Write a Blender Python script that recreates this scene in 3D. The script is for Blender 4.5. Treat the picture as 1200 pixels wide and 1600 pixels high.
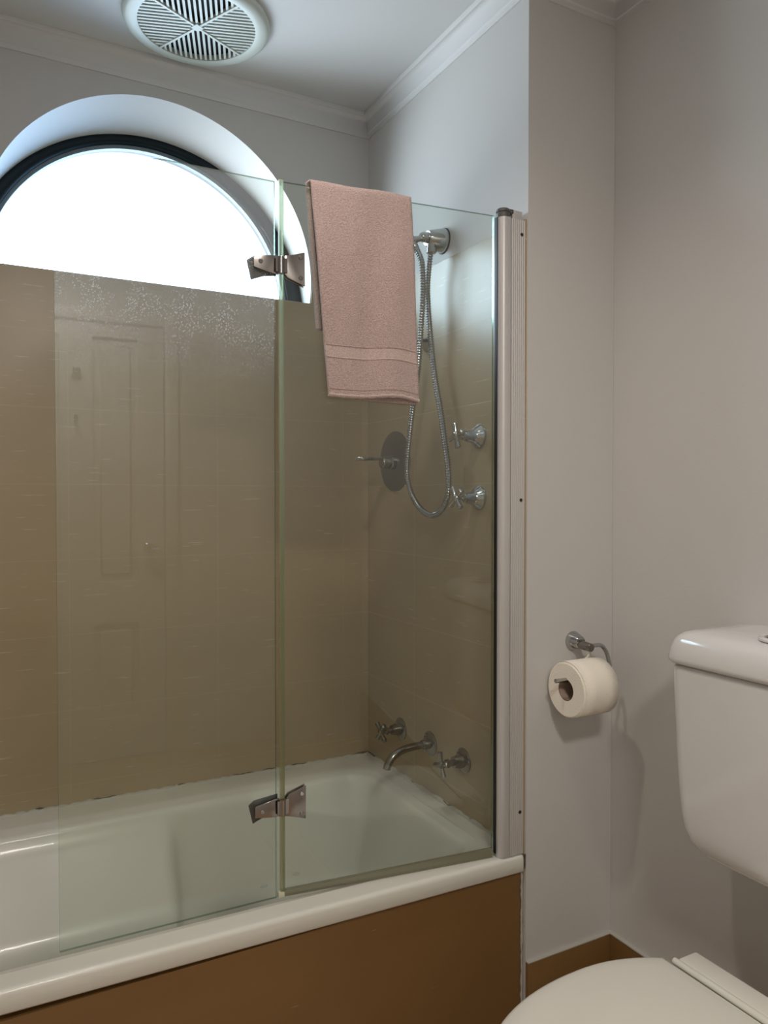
import bpy, bmesh, math, random
from mathutils import Vector, Matrix
random.seed(4)
PI = math.pi
SKY, BULB, FILL = 14.5, 18.0, 18.5
for o in list(bpy.data.objects): bpy.data.objects.remove(o)
S = bpy.context.scene
COL = S.collection

# ------------------------------------------------------------------ camera
cam = bpy.data.cameras.new('camera'); camo = bpy.data.objects.new('camera', cam); COL.objects.link(camo)
S.camera = camo
cam.sensor_fit = 'VERTICAL'; cam.sensor_height = 32.0; cam.lens = 32.0*1185/1600
cam.clip_start = 0.02
camo.location = (0, 0, 1.24)
camo.rotation_euler = (math.radians(90-1.11), 0, math.radians(-28.3))
# ------------------------------------------------------------------ view, world
S.view_settings.view_transform = 'Standard'; S.view_settings.look = 'None'
S.view_settings.gamma = 1; S.view_settings.use_curve_mapping = False
S.view_settings.exposure = 0.0
W = bpy.data.worlds.new('sky'); S.world = W; W.use_nodes = True
bgn = W.node_tree.nodes['Background']
bgn.inputs[1].default_value = SKY
_wn = W.node_tree.nodes; _wl = W.node_tree.links
_tc = _wn.new('ShaderNodeTexCoord'); _sx = _wn.new('ShaderNodeSeparateXYZ'); _wl.new(_tc.outputs['Generated'], _sx.inputs[0])
_rx = _wn.new('ShaderNodeMapRange'); _rx.inputs[1].default_value = -.5; _rx.inputs[2].default_value = .75; _wl.new(_sx.outputs[0], _rx.inputs[0])
_mx = _wn.new('ShaderNodeMix'); _mx.data_type = 'RGBA'; _wl.new(_rx.outputs[0], _mx.inputs['Factor'])
_mx.inputs['A'].default_value = (.62, .80, .97, 1); _mx.inputs['B'].default_value = (.12, .24, .42, 1)     # hazy left, deeper blue right
_cr = _wn.new('ShaderNodeValToRGB'); _rz = _wn.new('ShaderNodeMapRange'); _rz.inputs[1].default_value = -1; _rz.inputs[2].default_value = 1
_wl.new(_sx.outputs[2], _rz.inputs[0]); _wl.new(_rz.outputs[0], _cr.inputs[0])
_el = _cr.color_ramp.elements; _el[0].position = .10; _el[0].color = (.04, .05, .06, 1); _el[1].position = .60; _el[1].color = (1, 1, 1, 1)
for _p, _c in ((.16, (.40, .37, .35, 1)), (.25, (1.6, 1.45, 1.35, 1)), (.36, (1.65, 1.46, 1.35, 1)), (.50, (1.0, .92, .88, 1))):
    _e = _el.new(_p); _e.color = _c
_ry = _wn.new('ShaderNodeMapRange'); _ry.inputs[1].default_value = .1; _ry.inputs[2].default_value = .6; _ry.inputs[3].default_value = .2
_wl.new(_sx.outputs[1], _ry.inputs[0])
_g1 = _wn.new('ShaderNodeMix'); _g1.data_type = 'RGBA'; _g1.blend_type = 'MULTIPLY'; _g1.inputs['Factor'].default_value = 1
_wl.new(_mx.outputs['Result'], _g1.inputs['A']); _wl.new(_cr.outputs[0], _g1.inputs['B'])
_gm = _wn.new('ShaderNodeMix'); _gm.data_type = 'RGBA'; _gm.inputs['A'].default_value = (0, 0, 0, 1)
_wl.new(_ry.outputs[0], _gm.inputs['Factor']); _wl.new(_g1.outputs['Result'], _gm.inputs['B'])
_wl.new(_gm.outputs['Result'], bgn.inputs[0])
# window portal (samples the sky through the arched window)
pl = bpy.data.lights.new('window_portal', 'AREA'); pl.shape = 'RECTANGLE'; pl.size = 0.95; pl.size_y = 0.5
pl.cycles.is_portal = True
plo = bpy.data.objects.new('window_portal', pl); COL.objects.link(plo)
plo.location = (0.425, 2.21, 2.0); plo.rotation_euler = (math.radians(-90), 0, 0)
# ceiling lamp bulb
LX, LY = 0.39, 0.97
bl = bpy.data.lights.new('ceiling_bulb', 'SPOT'); bl.shadow_soft_size = 0.03; bl.spot_size = math.radians(136); bl.spot_blend = .75
bl.energy = BULB; bl.color = (1.0, 0.85, 0.78)
blo = bpy.data.objects.new('ceiling_bulb', bl); COL.objects.link(blo); blo.location = (LX, LY, 2.338)
# unseen fill lamp, added behind the camera to brighten the room
ol = bpy.data.lights.new('fill_lamp', 'AREA'); ol.shape = 'DISK'; ol.size = 0.30
ol.energy = FILL; ol.color = (1.0, 0.93, 0.85)
olo = bpy.data.objects.new('fill_lamp', ol); COL.objects.link(olo); olo.location = (.25, -.45, 2.27)

# ------------------------------------------------------------------ materials
def mat(name):
    m = bpy.data.materials.new(name); m.use_nodes = True
    nt = m.node_tree; b = nt.nodes['Principled BSDF']
    return m, nt, b
def N(nt, t, **k):
    n = nt.nodes.new(t)
    for a, v in k.items(): setattr(n, a, v)
    return n
def simple(name, col, rough=.5, metal=0., bump=0., bscale=80., coat=0., spec=.5, var=0.):
    m, nt, b = mat(name)
    b.inputs['Base Color'].default_value = (*col, 1); b.inputs['Roughness'].default_value = rough
    b.inputs['Metallic'].default_value = metal; b.inputs['Coat Weight'].default_value = coat
    b.inputs['Specular IOR Level'].default_value = spec
    g = N(nt, 'ShaderNodeNewGeometry')
    if bump:
        n = N(nt, 'ShaderNodeTexNoise'); n.inputs['Scale'].default_value = bscale; n.inputs['Detail'].default_value = 4
        nt.links.new(g.outputs['Position'], n.inputs['Vector'])
        bp = N(nt, 'ShaderNodeBump'); bp.inputs['Strength'].default_value = bump; bp.inputs['Distance'].default_value = .002
        nt.links.new(n.outputs[0], bp.inputs['Height']); nt.links.new(bp.outputs[0], b.inputs['Normal'])
    if var:
        n = N(nt, 'ShaderNodeTexNoise'); n.inputs['Scale'].default_value = 9; n.inputs['Detail'].default_value = 5
        nt.links.new(g.outputs['Position'], n.inputs['Vector'])
        mx = N(nt, 'ShaderNodeMix', data_type='RGBA')
        mx.inputs['A'].default_value = (*[c*(1-var) for c in col], 1); mx.inputs['B'].default_value = (*[min(1, c*(1+var)) for c in col], 1)
        nt.links.new(n.outputs[0], mx.inputs['Factor']); nt.links.new(mx.outputs['Result'], b.inputs['Base Color'])
    return m
M = {}
M['paint'] = simple('painted_plaster', (.62, .61, .59), .55, bump=.12, bscale=260, spec=.3)
M['ceiling'] = simple('ceiling_paint', (.70, .70, .69), .7, spec=.3)
M['cornice'] = simple('cornice_plaster', (.70, .70, .69), .55, spec=.3)
M['enamel'] = simple('bath_enamel', (.75, .75, .68), .30, coat=.15, var=.03)
M['ceramic'] = simple('vitreous_china', (.74, .725, .705), .12, coat=.5)
M['seat'] = simple('seat_plastic', (.80, .78, .70), .22, coat=.2)
M['plastic'] = simple('cream_plastic', (.62, .66, .60), .4)
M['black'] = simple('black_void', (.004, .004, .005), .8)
M['chrome'] = simple('chrome', (.50, .51, .51), .10, 1.0)
M['polished'] = simple('polished_chrome', (.95, .95, .96), .05, 1.0)
M['darkchrome'] = simple('dark_chrome', (.27, .26, .235), .16, 1.0)  # chrome with the dark surroundings it reflects put into its colour
M['hose'] = simple('hose_steel', (.33, .34, .34), .16, 1.0)
M['steel'] = simple('satin_plate', (.20, .20, .18), .33, 1.0)
M['hinge'] = simple('hinge_metal', (.37, .34, .325), .2, 1.0)
M['alu'] = simple('anodised_aluminium', (.60, .585, .575), .38, .35)
M['rubber'] = simple('black_rubber', (.012, .012, .012), .5)
M['capgrey'] = simple('grey_cap_plastic', (.10, .10, .09), .4)
M['winframe'] = simple('dark_green_frame', (.0025, .010, .015), .3, spec=.25, bump=.3, bscale=120)
M['bead'] = simple('glazing_bead', (.12, .17, .20), .4)
M['paper'] = simple('tissue_paper', (.92, .87, .76), .9, bump=.5, bscale=300, spec=.1)
M['card'] = simple('cardboard_core', (.36, .27, .21), .85)
M['door'] = simple('door_paint', (.66, .65, .62), .35)
M['caulk'] = simple('silicone_caulk', (.50, .49, .43), .5, bump=.6, bscale=90)
M['grime'] = simple('grime_and_crack', (.07, .06, .045), .8)
M['clearplastic'] = simple('shower_seal_plastic', (.22, .215, .15), .25)
M['clearplastic'].node_tree.nodes['Principled BSDF'].inputs['Transmission Weight'].default_value = .0

def tile_mat(name, axis, base, dark, joints=True, off=0., joint=1.12, thr=.66):
    """glazed beige tile: axis 0 -> wall runs along X, 1 -> along Y"""
    m, nt, b = mat(name); L = nt.links
    g = N(nt, 'ShaderNodeNewGeometry'); s = N(nt, 'ShaderNodeSeparateXYZ'); L.new(g.outputs['Position'], s.inputs[0])
    c = N(nt, 'ShaderNodeCombineXYZ'); L.new(s.outputs[axis], c.inputs[0]); L.new(s.outputs[2], c.inputs[1])
    mp = N(nt, 'ShaderNodeMapping'); L.new(c.outputs[0], mp.inputs['Vector'])
    mp.inputs['Scale'].default_value = (13, 210, 1)
    n1 = N(nt, 'ShaderNodeTexNoise'); n1.inputs['Detail'].default_value = 3; n1.inputs['Scale'].default_value = 1.
    L.new(mp.outputs[0], n1.inputs['Vector'])
    mp2 = N(nt, 'ShaderNodeMapping'); L.new(c.outputs[0], mp2.inputs['Vector']); mp2.inputs['Scale'].default_value = (3, 6, 1)
    n2 = N(nt, 'ShaderNodeTexNoise'); n2.inputs['Detail'].default_value = 4; L.new(mp2.outputs[0], n2.inputs['Vector'])
    n2.inputs['Scale'].default_value = 1.
    mx = N(nt, 'ShaderNodeMix', data_type='RGBA'); mx.inputs['A'].default_value = (*dark, 1); mx.inputs['B'].default_value = (*base, 1)
    L.new(n2.outputs[0], mx.inputs['Factor'])
    # pale horizontal scratches
    r = N(nt, 'ShaderNodeMapRange'); r.inputs[1].default_value = thr; r.inputs[2].default_value = thr+.05; r.inputs[4].default_value = .45
    L.new(n1.outputs[0], r.inputs[0])
    mx2 = N(nt, 'ShaderNodeMix', data_type='RGBA'); L.new(r.outputs[0], mx2.inputs['Factor']); L.new(mx.outputs['Result'], mx2.inputs['A'])
    mx2.inputs['B'].default_value = (.62, .55, .42, 1)
    last = mx2
    b.inputs['Roughness'].default_value = .33; b.inputs['Specular IOR Level'].default_value = .75
    if joints:
        br = N(nt, 'ShaderNodeTexBrick'); br.offset = 0.; br.squash = 1.
        mp3 = N(nt, 'ShaderNodeMapping'); L.new(c.outputs[0], mp3.inputs['Vector'])
        mp3.inputs['Location'].default_value = (off, -1.642+.185*20, 0)
        L.new(mp3.outputs[0], br.inputs['Vector'])
        br.inputs['Scale'].default_value = 1; br.inputs['Brick Width'].default_value = .37; br.inputs['Row Height'].default_value = .185
        br.inputs['Mortar Size'].default_value = .0011; br.inputs['Mortar Smooth'].default_value = .2
        mx3 = N(nt, 'ShaderNodeMix', data_type='RGBA'); L.new(br.outputs['Fac'], mx3.inputs['Factor']); L.new(last.outputs['Result'], mx3.inputs['A'])
        mx3.inputs['B'].default_value = (*[x*joint for x in base], 1)
        last = mx3
        bp = N(nt, 'ShaderNodeBump'); bp.inputs['Strength'].default_value = .35 if joint > 1.05 else .1; bp.inputs['Distance'].default_value = .001; bp.invert = True
        L.new(br.outputs['Fac'], bp.inputs['Height']); L.new(bp.outputs[0], b.inputs['Normal'])
    L.new(last.outputs['Result'], b.inputs['Base Color'])
    return m
TB, TD = (.41, .32, .20), (.35, .265, .15)
M['tile_back'] = tile_mat('beige_tile_back', 0, TB, TD, off=-.2, joint=1.02)
M['tile_side'] = tile_mat('beige_tile_side', 1, TB, TD, off=-1.727)
M['tile_low'] = tile_mat('brown_tile_low', 0, (.24, .135, .048), (.19, .10, .033), False, thr=.735)

def glass_mat(name, spots=False):
    m = bpy.data.materials.new(name); m.use_nodes = True; nt = m.node_tree; L = nt.links
    for n in list(nt.nodes): nt.nodes.remove(n)
    out = N(nt, 'ShaderNodeOutputMaterial')
    tr = N(nt, 'ShaderNodeBsdfTransparent'); tr.inputs[0].default_value = (.955, .975, .955, 1)
    gl = N(nt, 'ShaderNodeBsdfGlossy'); gl.inputs['Roughness'].default_value = .0; gl.inputs[0].default_value = (1, 1, 1, 1)
    fr = N(nt, 'ShaderNodeFresnel'); fr.inputs[0].default_value = 1.5
    # fresnel of the outer side only: keep the ratio the same for both faces
    g = N(nt, 'ShaderNodeNewGeometry')
    mxi = N(nt, 'ShaderNodeMix', data_type='FLOAT'); mxi.inputs['A'].default_value = 1.5; mxi.inputs['B'].default_value = 1/1.5
    L.new(g.outputs['Backfacing'], mxi.inputs['Factor']); L.new(mxi.outputs['Result'], fr.inputs[0])
    m1 = N(nt, 'ShaderNodeMixShader'); L.new(fr.outputs[0], m1.inputs[0]); L.new(tr.outputs[0], m1.inputs[1]); L.new(gl.outputs[0], m1.inputs[2])
    # limescale film
    df = N(nt, 'ShaderNodeBsdfDiffuse'); df.inputs[0].default_value = (.8, .8, .78, 1)
    tl = N(nt, 'ShaderNodeBsdfTranslucent'); tl.inputs[0].default_value = (.8, .8, .78, 1)
    ad = N(nt, 'ShaderNodeMixShader'); ad.inputs[0].default_value = .5; L.new(df.outputs[0], ad.inputs[1]); L.new(tl.outputs[0], ad.inputs[2])
    m2 = N(nt, 'ShaderNodeMixShader'); L.new(m1.outputs[0], m2.inputs[1]); L.new(ad.outputs[0], m2.inputs[2])
    m2.inputs[0].default_value = .012
    if spots:
        s = N(nt, 'ShaderNodeSeparateXYZ'); L.new(g.outputs['Position'], s.inputs[0])
        v = N(nt, 'ShaderNodeTexVoronoi'); v.inputs['Scale'].default_value = 240; L.new(g.outputs['Position'], v.inputs['Vector'])
        r = N(nt, 'ShaderNodeMapRange'); r.inputs[1].default_value = .34; r.inputs[2].default_value = .22; r.inputs[3].default_value = 0; r.inputs[4].default_value = .60
        L.new(v.outputs['Distance'], r.inputs[0])
        n = N(nt, 'ShaderNodeTexNoise'); n.inputs['Scale'].default_value = 22; n.inputs['Detail'].default_value = 5; L.new(g.outputs['Position'], n.inputs['Vector'])
        rn = N(nt, 'ShaderNodeMapRange'); rn.inputs[1].default_value = .38; rn.inputs[2].default_value = .58; L.new(n.outputs[0], rn.inputs[0])
        zr = N(nt, 'ShaderNodeMapRange'); zr.inputs[1].default_value = 1.43; zr.inputs[2].default_value = 1.58; L.new(s.outputs[2], zr.inputs[0])
        a = N(nt, 'ShaderNodeMath', operation='MULTIPLY'); L.new(r.outputs[0], a.inputs[0]); L.new(rn.outputs[0], a.inputs[1])
        b2 = N(nt, 'ShaderNodeMath', operation='MULTIPLY'); L.new(a.outputs[0], b2.inputs[0]); L.new(zr.outputs[0], b2.inputs[1])
        z2 = N(nt, 'ShaderNodeMath', operation='MULTIPLY'); L.new(zr.outputs[0], z2.inputs[0]); z2.inputs[1].default_value = .10
        c2 = N(nt, 'ShaderNodeMath', operation='ADD'); zu = N(nt, 'ShaderNodeMapRange'); zu.inputs[1].default_value = 1.71; zu.inputs[2].default_value = 1.66; L.new(s.outputs[2], zu.inputs[0])
        b3 = N(nt, 'ShaderNodeMath', operation='MULTIPLY'); L.new(b2.outputs[0], b3.inputs[0]); L.new(zu.outputs[0], b3.inputs[1])
        L.new(b3.outputs[0], c2.inputs[0]); L.new(z2.outputs[0], c2.inputs[1])
        d2 = N(nt, 'ShaderNodeMath', operation='ADD'); L.new(c2.outputs[0], d2.inputs[0]); d2.inputs[1].default_value = .028
        L.new(d2.outputs[0], m2.inputs[0])
    L.new(m2.outputs[0], out.inputs[0])
    return m
M['glass'] = glass_mat('shower_glass')
M['glass_spots'] = glass_mat('water_spotted_glass', True)
def edge_mat():
    m = bpy.data.materials.new('glass_edge'); m.use_nodes = True; nt = m.node_tree; L = nt.links
    for n in list(nt.nodes): nt.nodes.remove(n)
    out = N(nt, 'ShaderNodeOutputMaterial')
    tr = N(nt, 'ShaderNodeBsdfTransparent'); tr.inputs[0].default_value = (.55, .75, .62, 1)
    gl = N(nt, 'ShaderNodeBsdfGlossy'); gl.inputs['Roughness'].default_value = .15; gl.inputs[0].default_value = (.30, .42, .36, 1)
    mm = N(nt, 'ShaderNodeMixShader'); mm.inputs[0].default_value = .55
    L.new(tr.outputs[0], mm.inputs[1]); L.new(gl.outputs[0], mm.inputs[2]); L.new(mm.outputs[0], out.inputs[0])
    return m
M['glassedge'] = edge_mat()
def seal_mat():
    m = bpy.data.materials.new('clear_seal'); m.use_nodes = True; nt = m.node_tree; L = nt.links
    for n in list(nt.nodes): nt.nodes.remove(n)
    out = N(nt, 'ShaderNodeOutputMaterial')
    tr = N(nt, 'ShaderNodeBsdfTransparent'); tr.inputs[0].default_value = (.88, .90, .78, 1)
    df = N(nt, 'ShaderNodeBsdfTranslucent'); df.inputs[0].default_value = (.75, .76, .58, 1)
    gl = N(nt, 'ShaderNodeBsdfGlossy'); gl.inputs['Roughness'].default_value = .1; gl.inputs[0].default_value = (.7, .72, .6, 1)
    a = N(nt, 'ShaderNodeMixShader'); a.inputs[0].default_value = .35; L.new(tr.outputs[0], a.inputs[1]); L.new(df.outputs[0], a.inputs[2])
    b = N(nt, 'ShaderNodeMixShader'); b.inputs[0].default_value = .10; L.new(a.outputs[0], b.inputs[1]); L.new(gl.outputs[0], b.inputs[2])
    L.new(b.outputs[0], out.inputs[0]); return m
M['seal'] = seal_mat()
def window_glass():
    m = bpy.data.materials.new('window_glass'); m.use_nodes = True; nt = m.node_tree; L = nt.links
    for n in list(nt.nodes): nt.nodes.remove(n)
    out = N(nt, 'ShaderNodeOutputMaterial')
    tr = N(nt, 'ShaderNodeBsdfTransparent'); tr.inputs[0].default_value = (.97, .985, .98, 1)
    gl = N(nt, 'ShaderNodeBsdfGlossy'); gl.inputs['Roughness'].default_value = .02
    mm = N(nt, 'ShaderNodeMixShader'); mm.inputs[0].default_value = .05
    L.new(tr.outputs[0], mm.inputs[1]); L.new(gl.outputs[0], mm.inputs[2]); L.new(mm.outputs[0], out.inputs[0]); return m
M['winglass'] = window_glass()
def towel_mat(name, col, band=False):
    m, nt, b = mat(name); L = nt.links
    tc = N(nt, 'ShaderNodeTexCoord')
    n = N(nt, 'ShaderNodeTexNoise'); n.inputs['Scale'].default_value = 420; n.inputs['Detail'].default_value = 3
    n2 = N(nt, 'ShaderNodeTexNoise'); n2.inputs['Scale'].default_value = 9; n2.inputs['Detail'].default_value = 3
    L.new(tc.outputs['Object'], n.inputs['Vector']); L.new(tc.outputs['Object'], n2.inputs['Vector'])
    mx = N(nt, 'ShaderNodeMix', data_type='RGBA'); mx.inputs['A'].default_value = (*[c*.78 for c in col], 1); mx.inputs['B'].default_value = (*[min(1, c*1.15) for c in col], 1)
    r = N(nt, 'ShaderNodeMapRange'); r.inputs[1].default_value = .3; r.inputs[2].default_value = .7
    L.new(n.outputs[0], r.inputs[0]); L.new(r.outputs[0], mx.inputs['Factor'])
    L.new(mx.outputs['Result'], b.inputs['Base Color'])
    b.inputs['Roughness'].default_value = .95; b.inputs['Specular IOR Level'].default_value = .1
    b.inputs['Sheen Weight'].default_value = .3
    ad = N(nt, 'ShaderNodeMath', operation='ADD'); L.new(n.outputs[0], ad.inputs[0]); L.new(n2.outputs[0], ad.inputs[1])
    bp = N(nt, 'ShaderNodeBump'); bp.inputs['Strength'].default_value = .25 if band else .8; bp.inputs['Distance'].default_value = .003
    L.new(ad.outputs[0], bp.inputs['Height']); L.new(bp.outputs[0], b.inputs['Normal'])
    return m
M['towel'] = towel_mat('terry_cloth', (.50, .385, .355))
M['towel_band'] = towel_mat('woven_band', (.52, .41, .375), True)

# ------------------------------------------------------------------ object helpers
def thing(name, label, cat, loc=(0, 0, 0), rotz=0, group=None):
    o = bpy.data.objects.new(name, None); COL.objects.link(o); o.empty_display_size = .05
    o.location = loc; o.rotation_euler = (0, 0, rotz); o['label'] = label; o['category'] = cat
    if group: o['group'] = group
    return o
def obj(name, bm, m, parent=None, smooth=40, world=False, label=None):
    """links one mesh; world=True: coordinates are world ones, moved into the thing's frame"""
    if world and parent is not None:
        r = parent
        chain = []
        while r is not None: chain.append(r); r = r.parent
        mt = Matrix.Identity(4)
        for q in reversed(chain): mt = mt @ Matrix.LocRotScale(q.location, q.rotation_euler, q.scale)
        bm.transform(mt.inverted())
    bmesh.ops.recalc_face_normals(bm, faces=bm.faces)
    me = bpy.data.meshes.new(name); bm.to_mesh(me); bm.free()
    for p in me.polygons: p.use_smooth = True
    me.set_sharp_from_angle(angle=math.radians(smooth))
    for mm in (m if isinstance(m, (list, tuple)) else [m]): me.materials.append(mm)
    o = bpy.data.objects.new(name, me); COL.objects.link(o); o.parent = parent
    if label: o['label'] = label
    return o
def struct(name, bm, m, **k):
    o = obj(name, bm, m, **k); o['kind'] = 'structure'; return o
def add_box(bm, a, b, bev=0., seg=2, mi=0):
    a, b = [min(x, y) for x, y in zip(a, b)], [max(x, y) for x, y in zip(a, b)]
    r = bmesh.ops.create_cube(bm, size=1)
    for v in r['verts']:
        v.co = Vector([(a[i]+b[i])/2 + v.co[i]*(b[i]-a[i]) for i in range(3)])
    fs = {f for v in r['verts'] for f in v.link_faces}
    for f in fs: f.material_index = mi
    if bev:
        es = {e for v in r['verts'] for e in v.link_edges}
        bmesh.ops.bevel(bm, geom=list(es), offset=bev, segments=seg, profile=.5, affect='EDGES', clamp_overlap=True)
    return bm
def box(a, b, bev=0., seg=2): return add_box(bmesh.new(), a, b, bev, seg)
def frame_from(d):
    d = Vector(d).normalized(); u = Vector((0, 0, 1)) if abs(d.z) < .95 else Vector((1, 0, 0))
    x = u.cross(d).normalized(); y = d.cross(x); return x, y, d
def add_lathe(bm, prof, base, axis, n=32, mi=0, capped=True):
    """prof: [(radius, distance along axis)]"""
    x, y, d = frame_from(axis); base = Vector(base); rings = []
    for r, h in prof:
        if r < 1e-6: rings.append([bm.verts.new(base+d*h)])
        else: rings.append([bm.verts.new(base+d*h+(x*math.cos(2*PI*i/n)+y*math.sin(2*PI*i/n))*r) for i in range(n)])
    for A, B in zip(rings, rings[1:]):
        for i in range(n):
            j = (i+1) % n
            if len(A) == 1 and len(B) == 1: continue
            if len(A) == 1: f = bm.faces.new((A[0], B[j], B[i]))
            elif len(B) == 1: f = bm.faces.new((A[i], A[j], B[0]))
            else: f = bm.faces.new((A[i], A[j], B[j], B[i]))
            f.material_index = mi
    if capped:
        for Rg in (rings[0], rings[-1]):
            if len(Rg) > 2: bm.faces.new(Rg).material_index = mi
    return bm
def lathe(*a, **k): return add_lathe(bmesh.new(), *a, **k)
def add_tube(bm, pts, rad, n=14, mi=0, caps=True):
    pts = [Vector(p) for p in pts]; k = len(pts)
    rad = rad if isinstance(rad, (list, tuple)) else [rad]*k
    T = [(pts[min(i+1, k-1)]-pts[max(i-1, 0)]).normalized() for i in range(k)]
    x, y, _ = frame_from(T[0]); rings = []
    for i in range(k):
        if i:
            q = T[i-1].rotation_difference(T[i]); x = q @ x; x = (x-T[i]*x.dot(T[i])).normalized()
        y = T[i].cross(x)
        rings.append([bm.verts.new(pts[i]+(x*math.cos(2*PI*j/n)+y*math.sin(2*PI*j/n))*rad[i]) for j in range(n)])
    for A, B in zip(rings, rings[1:]):
        for i in range(n):
            j = (i+1) % n; bm.faces.new((A[i], A[j], B[j], B[i])).material_index = mi
    if caps:
        bm.faces.new(rings[0]).material_index = mi; bm.faces.new(rings[-1]).material_index = mi
    return bm
def tube(*a, **k): return add_tube(bmesh.new(), *a, **k)
def spline(P, m=12):
    P = [Vector(p) for p in P]; out = []
    for i in range(len(P)-1):
        p0, p1, p2, p3 = P[max(i-1, 0)], P[i], P[i+1], P[min(i+2, len(P)-1)]
        for j in range(m):
            t = j/m
            out.append(.5*((2*p1)+(-p0+p2)*t+(2*p0-5*p1+4*p2-p3)*t*t+(-p0+3*p1-3*p2+p3)*t**3))
    out.append(P[-1]); return out
def add_prism(bm, pts, dirv, mi=0, bev=0.):
    """extrude closed polygon pts (3D) by dirv"""
    d = Vector(dirv); A = [bm.verts.new(Vector(p)) for p in pts]; B = [bm.verts.new(Vector(p)+d) for p in pts]
    n = len(A); fs = [bm.faces.new(A), bm.faces.new(B[::-1])]
    for i in range(n): fs.append(bm.faces.new((A[i], A[(i+1) % n], B[(i+1) % n], B[i])))
    for f in fs: f.material_index = mi
    if bev:
        es = {e for f in fs[:2] for e in f.edges}
        bmesh.ops.bevel(bm, geom=list(es), offset=bev, segments=2, profile=.5, affect='EDGES', clamp_overlap=True)
    return bm
def prism(*a, **k): return add_prism(bmesh.new(), *a, **k)
def copy_tree(o, parent=None):
    c = o.copy(); COL.objects.link(c); c.parent = parent
    for ch in [q for q in list(COL.objects) if q.parent == o]: copy_tree(ch, c)
    return c

# ------------------------------------------------------------------ room shell
XW, YB, YF, XT = 1.026, 2.0014, 1.2675, 1.2714
CH = 2.352                      # ceiling
SILL, TOPT = 1.788, 1.825       # window sill, top of tiling
XL, YD = -.75, -1.05            # left wall, wall with the door
ZRIM = .484

struct('floor', box((XL-.1, YD-.1, -.08), (XT+.1, YB+.1, 0)), simple('floor_tile', (.44, .29, .17), .35, var=.1))
struct('ceiling', box((XL-.1, YD-.1, CH), (XT+.1, YB+.2, CH+.08)), M['ceiling'])
struct('wall_right', box((XT, YD-.1, 0), (XT+.1, YB+.1, CH)), M['paint'])
struct('wall_left', box((XL-.1, YD-.1, 0), (XL, YB+.1, CH)), M['paint'])
bm = bmesh.new()      # end wall of the alcove with its return: tiled below, painted above
def quad(bm, p, mi=0):
    f = bm.faces.new([bm.verts.new(q) for q in p]); f.material_index = mi; return f
add_box(bm, (XW, YF, 0), (XT-.0005, YB+.02, CH))
for f in bm.faces: f.material_index = 0
struct('wall_alcove_right', bm, [M['paint']])
bm = bmesh.new()
add_box(bm, (XW-.0045, YF+.004, ZRIM-.05), (XW+.001, YB, TOPT), .0012, 1)
struct('trim_1', bm, M['tile_side'])
struct('wall_alcove_left', box((XL, YF, 0), (-.49, YB, CH)), M['paint'])

# back wall with the arched opening and its splayed reveal
bm = bmesh.new()
OC, OR = (.4274, 1.8453), .4152
FC, FR = (.4240, 1.7680), .4512; FD = .14
nA = 72
a0 = -math.asin((OC[1]-SILL)/OR); b0 = math.asin((SILL-FC[1])/FR)
outer = []; inner = []; rect = []
X0, X1 = XL, XT+.05
for i in range(nA+1):
    t = i/nA
    a = a0+(PI-2*a0)*t; b = b0+(PI-2*b0)*t
    outer.append(Vector((OC[0]+OR*math.cos(a), YB, OC[1]+OR*math.sin(a))))
    inner.append(Vector((FC[0]+FR*math.cos(b), YB+FD, FC[1]+FR*math.sin(b))))
    # radial projection to the rectangle
    dx, dz = math.cos(PI*t), math.sin(PI*t)
    ks = []
    if dx > 1e-6: ks.append((X1-OC[0])/dx)
    if dx < -1e-6: ks.append((X0-OC[0])/dx)
    if dz > 1e-6: ks.append((CH-SILL)/dz)
    k = min(ks); rect.append(Vector((OC[0]+dx*k, YB, SILL+dz*k)))
for cx in (X1, X0):
    j = min(range(nA+1), key=lambda q: (rect[q]-Vector((cx, YB, CH))).length); rect[j] = Vector((cx, YB, CH))
ro = [bm.verts.new(p) for p in outer]; ri = [bm.verts.new(p) for p in inner]; rr = [bm.verts.new(p) for p in rect]
for i in range(nA):
    bm.faces.new((ro[i], ro[i+1], rr[i+1], rr[i])); bm.faces.new((ro[i], ri[i], ri[i+1], ro[i+1]))
z0 = [bm.verts.new((X1, YB, 0)), bm.verts.new((X0, YB, 0))]
bm.faces.new([rr[0], ro[0], ro[-1], rr[-1], z0[1], z0[0]])
bm.faces.new([ro[0], ro[-1], ri[-1], ri[0]])
o = struct('wall_back', bm, M['paint'], smooth=30)
# tiling on the back wall, notched round the opening
bm = bmesh.new()
xa, xb = OC[0]-OR*math.cos(a0), OC[0]+OR*math.cos(a0)
yt = YB-.0045
add_box(bm, (-.49, yt, ZRIM-.05), (XW-.004, YB+.0005, SILL), .0008, 1)
add_box(bm, (-.49, yt, SILL), (xa-.004, YB+.0005, TOPT), .0008, 1)
add_box(bm, (xb+.004, yt, SILL), (XW-.004, YB+.0005, TOPT), .0008, 1)
add_box(bm, (xa, YB, SILL-.006), (xb, YB+FD, SILL+.0002), .0, 1)
struct('trim_2', bm, M['tile_back'])

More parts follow.
